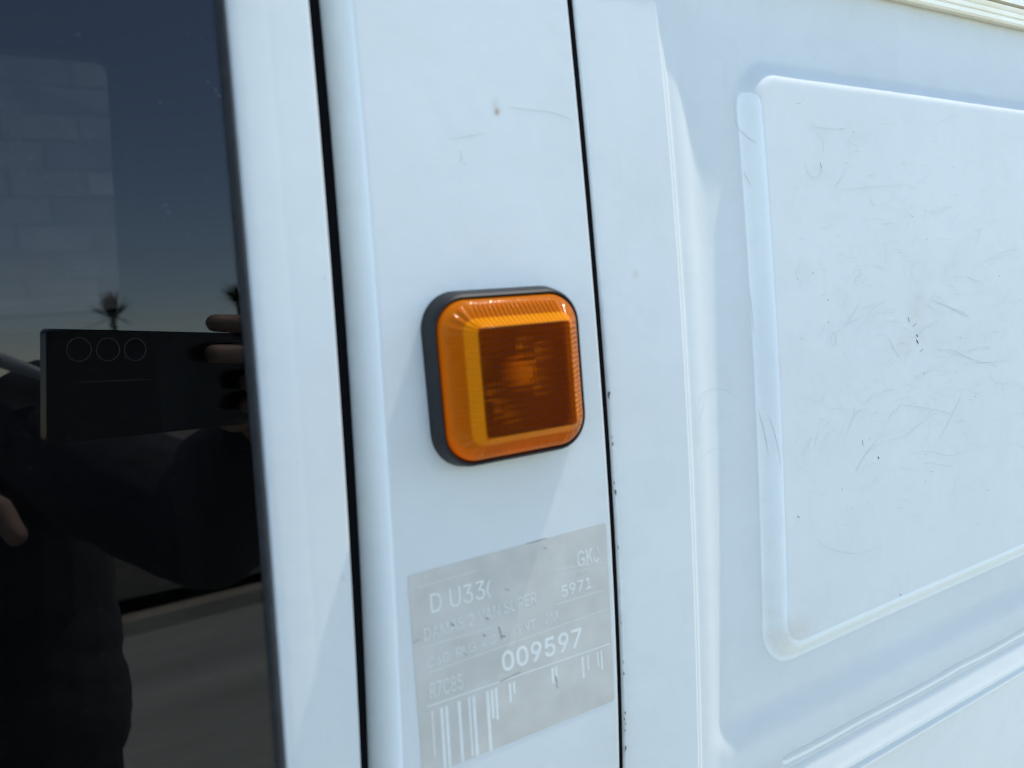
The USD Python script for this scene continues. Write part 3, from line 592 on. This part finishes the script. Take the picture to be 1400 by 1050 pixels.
named = [(1, .8, z6((305, 285), (345, 240), (385, 225))), (1, .9, z6((610, 215), (670, 235), (730, 265), (790, 295))), (1, .9, z6((635, 447), (710, 452), (790, 490), (845, 512), (990, 495))), (0, 1.2, z6((770, 515), (900, 510))),
         (1, .7, z6((885, 535), (915, 605), (965, 612), (1005, 588))), (1, .9, z6((430, 735), (405, 790))), (1, .8, z6((375, 850), (290, 960), (245, 1040))), (0, 1.3, z6((440, 710), (560, 725), (690, 750))), (1, .8, z6((755, 660), (715, 750), (630, 910))),
         (0, 1.2, z6((400, 885), (470, 870), (560, 800), (640, 750))), (0, 1.1, z6((520, 945), (600, 935), (710, 955), (800, 920))), (1, .9, z6((810, 660), (850, 655))), (0, 1.3, z6((240, 770), (270, 740), (310, 735))), (1, .8, z6((230, 95), (255, 65), (275, 85), (245, 110), (250, 145))),
         (0, .9, z6((130, 375), (155, 380), (150, 430), (135, 420), (130, 375))), (1, .8, z6((765, 90), (800, 108), (860, 130))), (0, 1.0, z6((860, 30), (930, 5), (1000, -12))), (0, 1.2, z6((690, 30), (670, 90))), (0, .9, z6((535, 215), (545, 200), (590, 190))), (0, 1.0, z6((400, 385), (430, 440), (460, 490))),
         (0, 1.0, z6((200, 330), (240, 270), (270, 220))), (0, 1.0, z6((1000, 250), (1020, 220), (1050, 200))), (2, 1.6, z6((497, 290), (507, 316))), (2, 1.0, z6((520, 340), (540, 322))), (3, 2.2, z6((538, 375), (547, 387))), (3, 2.6, z6((538, 400), (549, 420))), (2, 1.0, z6((556, 460), (570, 445))), (3, 2.2, z6((354, 960), (360, 972))), (2, 1.4, z6((280, 880), (284, 908))),
         (2, 1.5, z6((42, 78), (46, 85))), (1, 1.5, z6((92, 186), (100, 190))), (1, .8, z6((540, 588), (546, 570))), (1, 1.4, [(1089, 142), (1097, 140)]), (1, 1.2, [(1098, 134), (1100, 136)]), (1, 1.5, [(1147, 176), (1157, 175)]), (0, 1.0, [(1110, 172), (1130, 175), (1146, 177)]), (1, .6, [(1108, 172), (1118, 183), (1127, 195), (1125, 212)]), (1, .8, [(1102, 218), (1105, 235), (1115, 243), (1124, 232), (1122, 220)]),
         (2, 1.0, [(1122, 222), (1125, 230)]), (1, .8, [(1191, 266), (1195, 280), (1200, 281)]), (0, .8, [(1145, 259), (1190, 256), (1250, 252)]), (1, .7, [(1340, 313), (1337, 330), (1332, 338)]), (1, .7, [(1344, 357), (1380, 343), (1395, 341)]), (0, .9, [(1275, 410), (1300, 420), (1326, 432)]), (0, 1.0, [(1280, 478), (1310, 485), (1345, 495)]), (2, 1.6, [(1231, 812), (1233, 815)]), (2, 1.6, [(1091, 706), (1094, 708)]), (1, 1.2, [(1265, 656), (1268, 659)]),
         (0, .9, [(960, 553), (968, 540), (982, 534), (1005, 535), (1020, 546)]), (0, .8, [(958, 580), (966, 565), (972, 549)]), (0, .9, [(965, 628), (985, 618), (1010, 616)]), (0, .7, [(1019, 130), (1020, 160), (1030, 180), (1040, 195)]), (0, .7, [(1030, 230), (1038, 252)]), (0, .8, [(1040, 400), (1043, 430), (1045, 455)]), (0, .8, [(1050, 560), (1056, 590), (1060, 625)]), (0, .7, [(1059, 570), (1065, 600), (1070, 640)]), (0, 1.0, [(1115, 735), (1140, 752), (1180, 756), (1205, 748)])]
for k, w, p in named: S[k].append(mark(p, w * .85 * PXM))
for i in range(420):                                    # the fine hairline scuffing of the plateau
    r = rng.random(); cx, cy = (rng.normal(1255, 85), rng.normal(440, 130)) if r < .75 else (rng.uniform(1085, 1395), rng.uniform(160, 720))
    if not (1085 < cx < 1410 and 165 < cy < 880 - (cx - 1085) * .42 - 30): continue
    L = rng.gamma(2.0, 7) + 2; a = rng.normal(-.45, .55); c = rng.normal(0, .45); n = 5; p = [(cx, cy)]
    for s in range(n): a += c / n; p.append((p[-1][0] + L / n * math.cos(a), p[-1][1] + L / n * math.sin(a)))
    S[0 if rng.random() < .78 else 1].append(mark(p, rng.uniform(.3, .62) * PXM))
for i in range(70):                                     # specks
    cx, cy = rng.uniform(1085, 1400), rng.uniform(170, 720)
    if cy > 880 - (cx - 1085) * .42 - 20: continue
    S[1 if rng.random() < .8 else 2].append(mark([(cx, cy), (cx + rng.uniform(-2, 2), cy + rng.uniform(.8, 2.5))], rng.uniform(.8, 1.5) * PXM))
for i in range(26):                                     # chipped paint along the panel gap
    cy = rng.choice([rng.uniform(525, 545), rng.uniform(590, 720), rng.uniform(740, 1045), rng.uniform(880, 1045)])
    u, z = at(840, cy); u = float(sl_r(z)) + rng.uniform(.0, .0009); k = rng.uniform(.0007, .0024)
    S[3].append(strip([(u, z - k * j / 4) for j in range(5)], 0, None, None, "", .00015, rng.uniform(.0003, .0010) * np.sin(np.linspace(.3, 2.9, 5))))
for k, nm in ((0, "faint scuffs"), (1, "grey scratches"), (2, "dark scratches"), (3, "brown chips")):
    obj("scuff_marks", joinm(S[k]), M_scuff[k], side, kind="stuff")
SP = [mark(p, w * .00034, "pillar") for w, p in ((.9, [(694, 147), (715, 150), (745, 153), (770, 160), (783, 168)]), (.9, [(610, 191), (640, 187), (665, 182)]), (1.4, [(640, 187), (644, 185)]), (1.0, [(625, 205), (630, 215), (626, 222)]), (1.4, [(632, 224), (636, 225)]), (1.6, [(442, 377), (444, 384)]), (1.3, [(467, 786), (471, 794)]), (1.3, [(406, 632), (408, 634)]))]
obj("scuff_marks", joinm(SP), M_scuff[1], pillar, kind="stuff")
SK = [strip([pix(*p), pix(*q)], .00025 * w, None, None, "", .00035) for w, p, q in ((2, (372, 432), (383, 440)), (2, (230, 455), (242, 468)), (2, (360, 500), (370, 510)), (2, (440, 505), (452, 512)), (1.6, (425, 470), (437, 520)), (1.6, (655, 670), (665, 700)), (1.6, (660, 705), (667, 722)), (1.2, (430, 695), (515, 655)), (1.2, (540, 130), (620, 107)), (1.5, (612, 146), (620, 150)), (1.2, (280, 578), (295, 585)), (1.2, (450, 316), (468, 320)), (1.0, (72, 538), (100, 520)))]
obj("wear_marks", joinm(SK), M_scuff[2], sticker, kind="stuff")

# ================================================================ phone and photographer, seen in the window
M_phone = simple("black_phone_glass", (.006, .006, .007), .12, coat_weight=1.0)
phone = thing("phone", "black phone held sideways, its three camera rings reflected in the van window", "phone")
PX0, PX1, PY0, PY1 = -.040, .118, -.0135, .0625
R4 = np.eye(4); R4[:3, :3] = C2W; R4[:3, 3] = CAM
def incam(m): 
    m = m if isinstance(m, trimesh.Trimesh) else trimesh.Trimesh(*[np.asarray(x) for x in (m.to_mesh().vert_properties[:, :3], m.to_mesh().tri_verts)], process=False)
    m.apply_transform(R4); return m
pb = Polygon([(PX0, PY0), (PX1, PY0), (PX1, PY1), (PX0, PY1)]).buffer(-.004).buffer(.004)
b = trimesh.creation.extrude_polygon(pb, .0075, engine="earcut"); b.apply_translation([0, 0, -.0100]); obj("case", incam(b), M_phone, phone, 30)
M_ring = simple("ring_metal", (.45, .45, .45), .35, metallic=1.0)
for x in (-.0195, 0, .0195):
    r_ = trimesh.creation.annulus(.0077, .0082, .0012, sections=48); r_.apply_translation([x, 0, -.0022]); obj("camera_ring", incam(r_), M_ring, phone, 30)
b = trimesh.creation.box([.050, .0004, .0003]); b.apply_translation([.006, .022, -.0023]); obj("trim_line", incam(b), M_ring, phone)

person = thing("person", "photographer in black jacket holding up a phone, reflected in the van window", "person")
M_skin = noisy("skin", (.40, .26, .19), (.50, .34, .26), 60, .55)
M_jacket = noisy("black_cloth", (.032, .032, .036), (.065, .065, .072), 200, .85, 4, .3, .002)
M_jeans = noisy("dark_denim", (.020, .024, .032), (.035, .042, .055), 250, .9)
M_hair = simple("dark_hair", (.012, .010, .009), .6)
def chain(*nodes):
    out = []
    for (p, r), (q, s) in zip(nodes[:-1], nodes[1:]):
        out.append(m3.Manifold.batch_hull([m3.Manifold.sphere(r, 16).translate(tuple(map(float, p))), m3.Manifold.sphere(s, 16).translate(tuple(map(float, q)))]))
    return out
def fuse(ms, res=.012, it=8):
    m = m3.Manifold.batch_boolean(ms, m3.OpType.Add).refine_to_length(res).to_mesh()
    t = trimesh.Trimesh(m.vert_properties[:, :3], m.tri_verts, process=True); trimesh.smoothing.filter_taubin(t, iterations=it); return t
V = np.array
sh_r = mirror(62, 580, .70)                              # right shoulder
elb = mirror(290, 718, .50)
wri = camp(.150, .085, -.045); palm_c = camp(.150, .040, -.020)
hip = mirror(-82, 1010, .80)
cx, cy = hip[0] - .0, hip[1] - .03
neck = V([cx, cy + .02, sh_r[2] + .05]); sh_l = V([2 * cx - sh_r[0] , cy - .02, sh_r[2] - .01])
belly = V([cx, cy + .03, hip[2] + .15])
head = neck + V([-.07, .03, .17])
h_l = mirror(-118, 735, .50); elb_l = V([sh_l[0] - .06, cy + .05, sh_l[2] - .30])
knee_z, g = .50, .09
def legs(k):
    out = []
    for s in (-1, 1):
        out += chain((V([cx + s * .09, cy, hip[2] - .02]), .085 * k), (V([cx + s * .11, cy + .03, knee_z]), .058 * k), (V([cx + s * .12, cy - .02, g]), .042 * k))
    return out
torso = lambda k, up: [m3.Manifold.batch_hull([m3.Manifold.sphere(r * k, 20).translate(tuple(map(float, p))) for p, r in ((sh_r + V([-.03, 0, -.02]), .055), (sh_l + V([.03, 0, -.02]), .055), (V([cx - .09, cy, belly[2]]), .10), (V([cx + .09, cy, belly[2]]), .10), (V([cx, cy + .03, sh_r[2] - .12]), .10))]),
             m3.Manifold.batch_hull([m3.Manifold.sphere(r * k, 20).translate(tuple(map(float, p))) for p, r in ((V([cx - .09, cy, belly[2]]), .10), (V([cx + .09, cy, belly[2]]), .10), (V([cx - .085, cy, hip[2] - .03]), .105), (V([cx + .085, cy, hip[2] - .03]), .105))])]
def wrinkle(t, amp=.006):
    n = meshkit.fbm(np.asarray(t.vertices) * [9, 9, 22] + np.asarray(t.vertices)[:, ::-1] * [14, 3, 5], 3, 4); t.vertices = t.vertices + t.vertex_normals * (amp * (1 - 2 * np.abs(2 * n - 1)))[:, None]; return t
def hand(palm_pts, fingers): 
    out = [m3.Manifold.batch_hull([m3.Manifold.sphere(r, 14).translate(tuple(map(float, p))) for p, r in palm_pts])]
    for f in fingers: out += chain(*f)
    return out
fing = []
for k, (y, xt, zt) in enumerate(((-.021, .083, -.002), (.003, .077, .006), (.026, .116, .006), (.045, .128, .005))):
    r = (.0080, .0085, .0080, .0070)[k]
    fing.append([(camp(.150, .020 + .012 * k, -.012), r * 1.15), (camp(.132, y * .8 + .004, .010 if k else -.004), r * 1.1), (camp(.108, y, max(zt, .004) + .004), r), (camp(xt, y, zt + .002), r * .86)])
fing.append([(camp(.150, .055, -.025), .013), (camp(.122, .062, -.026), .011), (camp(.098, .052, -.021), .0095)])
hand_r = hand([(camp(.150, .018, -.010), .013), (camp(.150, .056, -.012), .013), (camp(.152, .024, -.034), .013), (wri, .024)], fing)
dl = (h_l - elb_l) / np.linalg.norm(h_l - elb_l)
fing_l = [[(h_l + V([.02 * (k - 1.5), .0, .0]), .010), (h_l + V([.021 * (k - 1.5) + .012, .03, -.025]), .009), (h_l + V([.02 * (k - 1.5) + .012, .032, -.058 + .006 * abs(k - 1)]), .008)] for k in range(4)] + [[(h_l + V([.04, 0, .03]), .012), (h_l + V([.065, .02, .015]), .010), (h_l + V([.075, .03, -.01]), .009)]]
hand_l = hand([(h_l + V([-.032, 0, 0]), .014), (h_l + V([.032, 0, 0]), .014), (h_l - dl * .06, .022)], fing_l)
skull = m3.Manifold.sphere(.095, 32).scale((.80, .98, 1.22)).translate(tuple(head))
face = [m3.Manifold.batch_hull([m3.Manifold.sphere(.010, 12).translate(tuple(head + V([0, .088, .0]))), m3.Manifold.sphere(.013, 12).translate(tuple(head + V([0, .104, -.030])))]),
        m3.Manifold.sphere(.05, 20).scale((1, .9, .8)).translate(tuple(head + V([0, .045, -.085]))), m3.Manifold.sphere(.016, 12).scale((1.5, .6, .5)).translate(tuple(head + V([0, .088, -.058])))]
ears = [m3.Manifold.sphere(.028, 14).scale((.35, .7, 1.1)).translate(tuple(head + V([s * .078, -.005, -.01]))) for s in (-1, 1)]
body = fuse([skull] + face + ears + chain((head - V([0, .02, .08]), .052), (neck - V([0, .02, .03]), .056)) + torso(.88, 1) + legs(.85) + chain((sh_r, .045), (elb, .036), (wri, .026)) + chain((sh_l, .045), (elb_l, .036), (h_l - dl * .06, .026)), .014) 
hands = [fuse(h, .0035, 6) for h in (hand_r, hand_l)]
bd = obj("body", cat(body, *hands), M_skin, person, True)
obj("jacket", wrinkle(fuse(torso(1.08, 1) + chain((sh_r, .070), (sh_r * .5 + elb * .5 + V([0, 0, -.015]), .066), (elb, .060), (elb * .45 + wri * .55, .052), (wri * .9 + elb * .1, .038)) + chain((sh_l, .070), (elb_l, .060), (h_l - dl * .07, .038)) + chain((neck - V([0, .01, .05]), .085), (neck - V([0, .01, -.0]), .066)), .010, 4)), M_jacket, person, True)
obj("shoulder_stripe", fuse(chain((mirror(-60, 478, .64), .007), (mirror(0, 492, .62), .008), (mirror(56, 512, .62), .006)), .006, 2), simple("white_cloth", (.6, .6, .6), .8), person, True)
obj("trousers", fuse([torso(1.03, 1)[1].trim_by_plane((0, 0, -1), -(hip[2] + .04))] + legs(1.12), .016), M_jeans, person, True)
for s in (-1, 1):
    obj("shoe", fuse([m3.Manifold.batch_hull([m3.Manifold.sphere(r, 14).translate((cx + s * .12, cy + dy, r)) for r, dy in ((.045, -.05), (.05, .02), (.035, .16))])], .012), M_hair, person, True)
hr = m3.Manifold.sphere(.102, 32).scale((.84, 1.0, 1.2)).translate(tuple(head + V([0, -.012, .012])))
hr = hr - m3.Manifold.cube((.3, .3, .3)).translate(tuple(head + V([-.15, .045, -.26]))) 
obj("hair", fuse([hr], .012, 4), M_hair, person, True)
for s in (-1, 1):
    e_ = trimesh.creation.icosphere(2, .012); e_.apply_translation(head + V([s * .032, .083, .012])); obj("eye", e_, simple(f"eye_{s+1}", (.5, .48, .45), .1), bd, True)
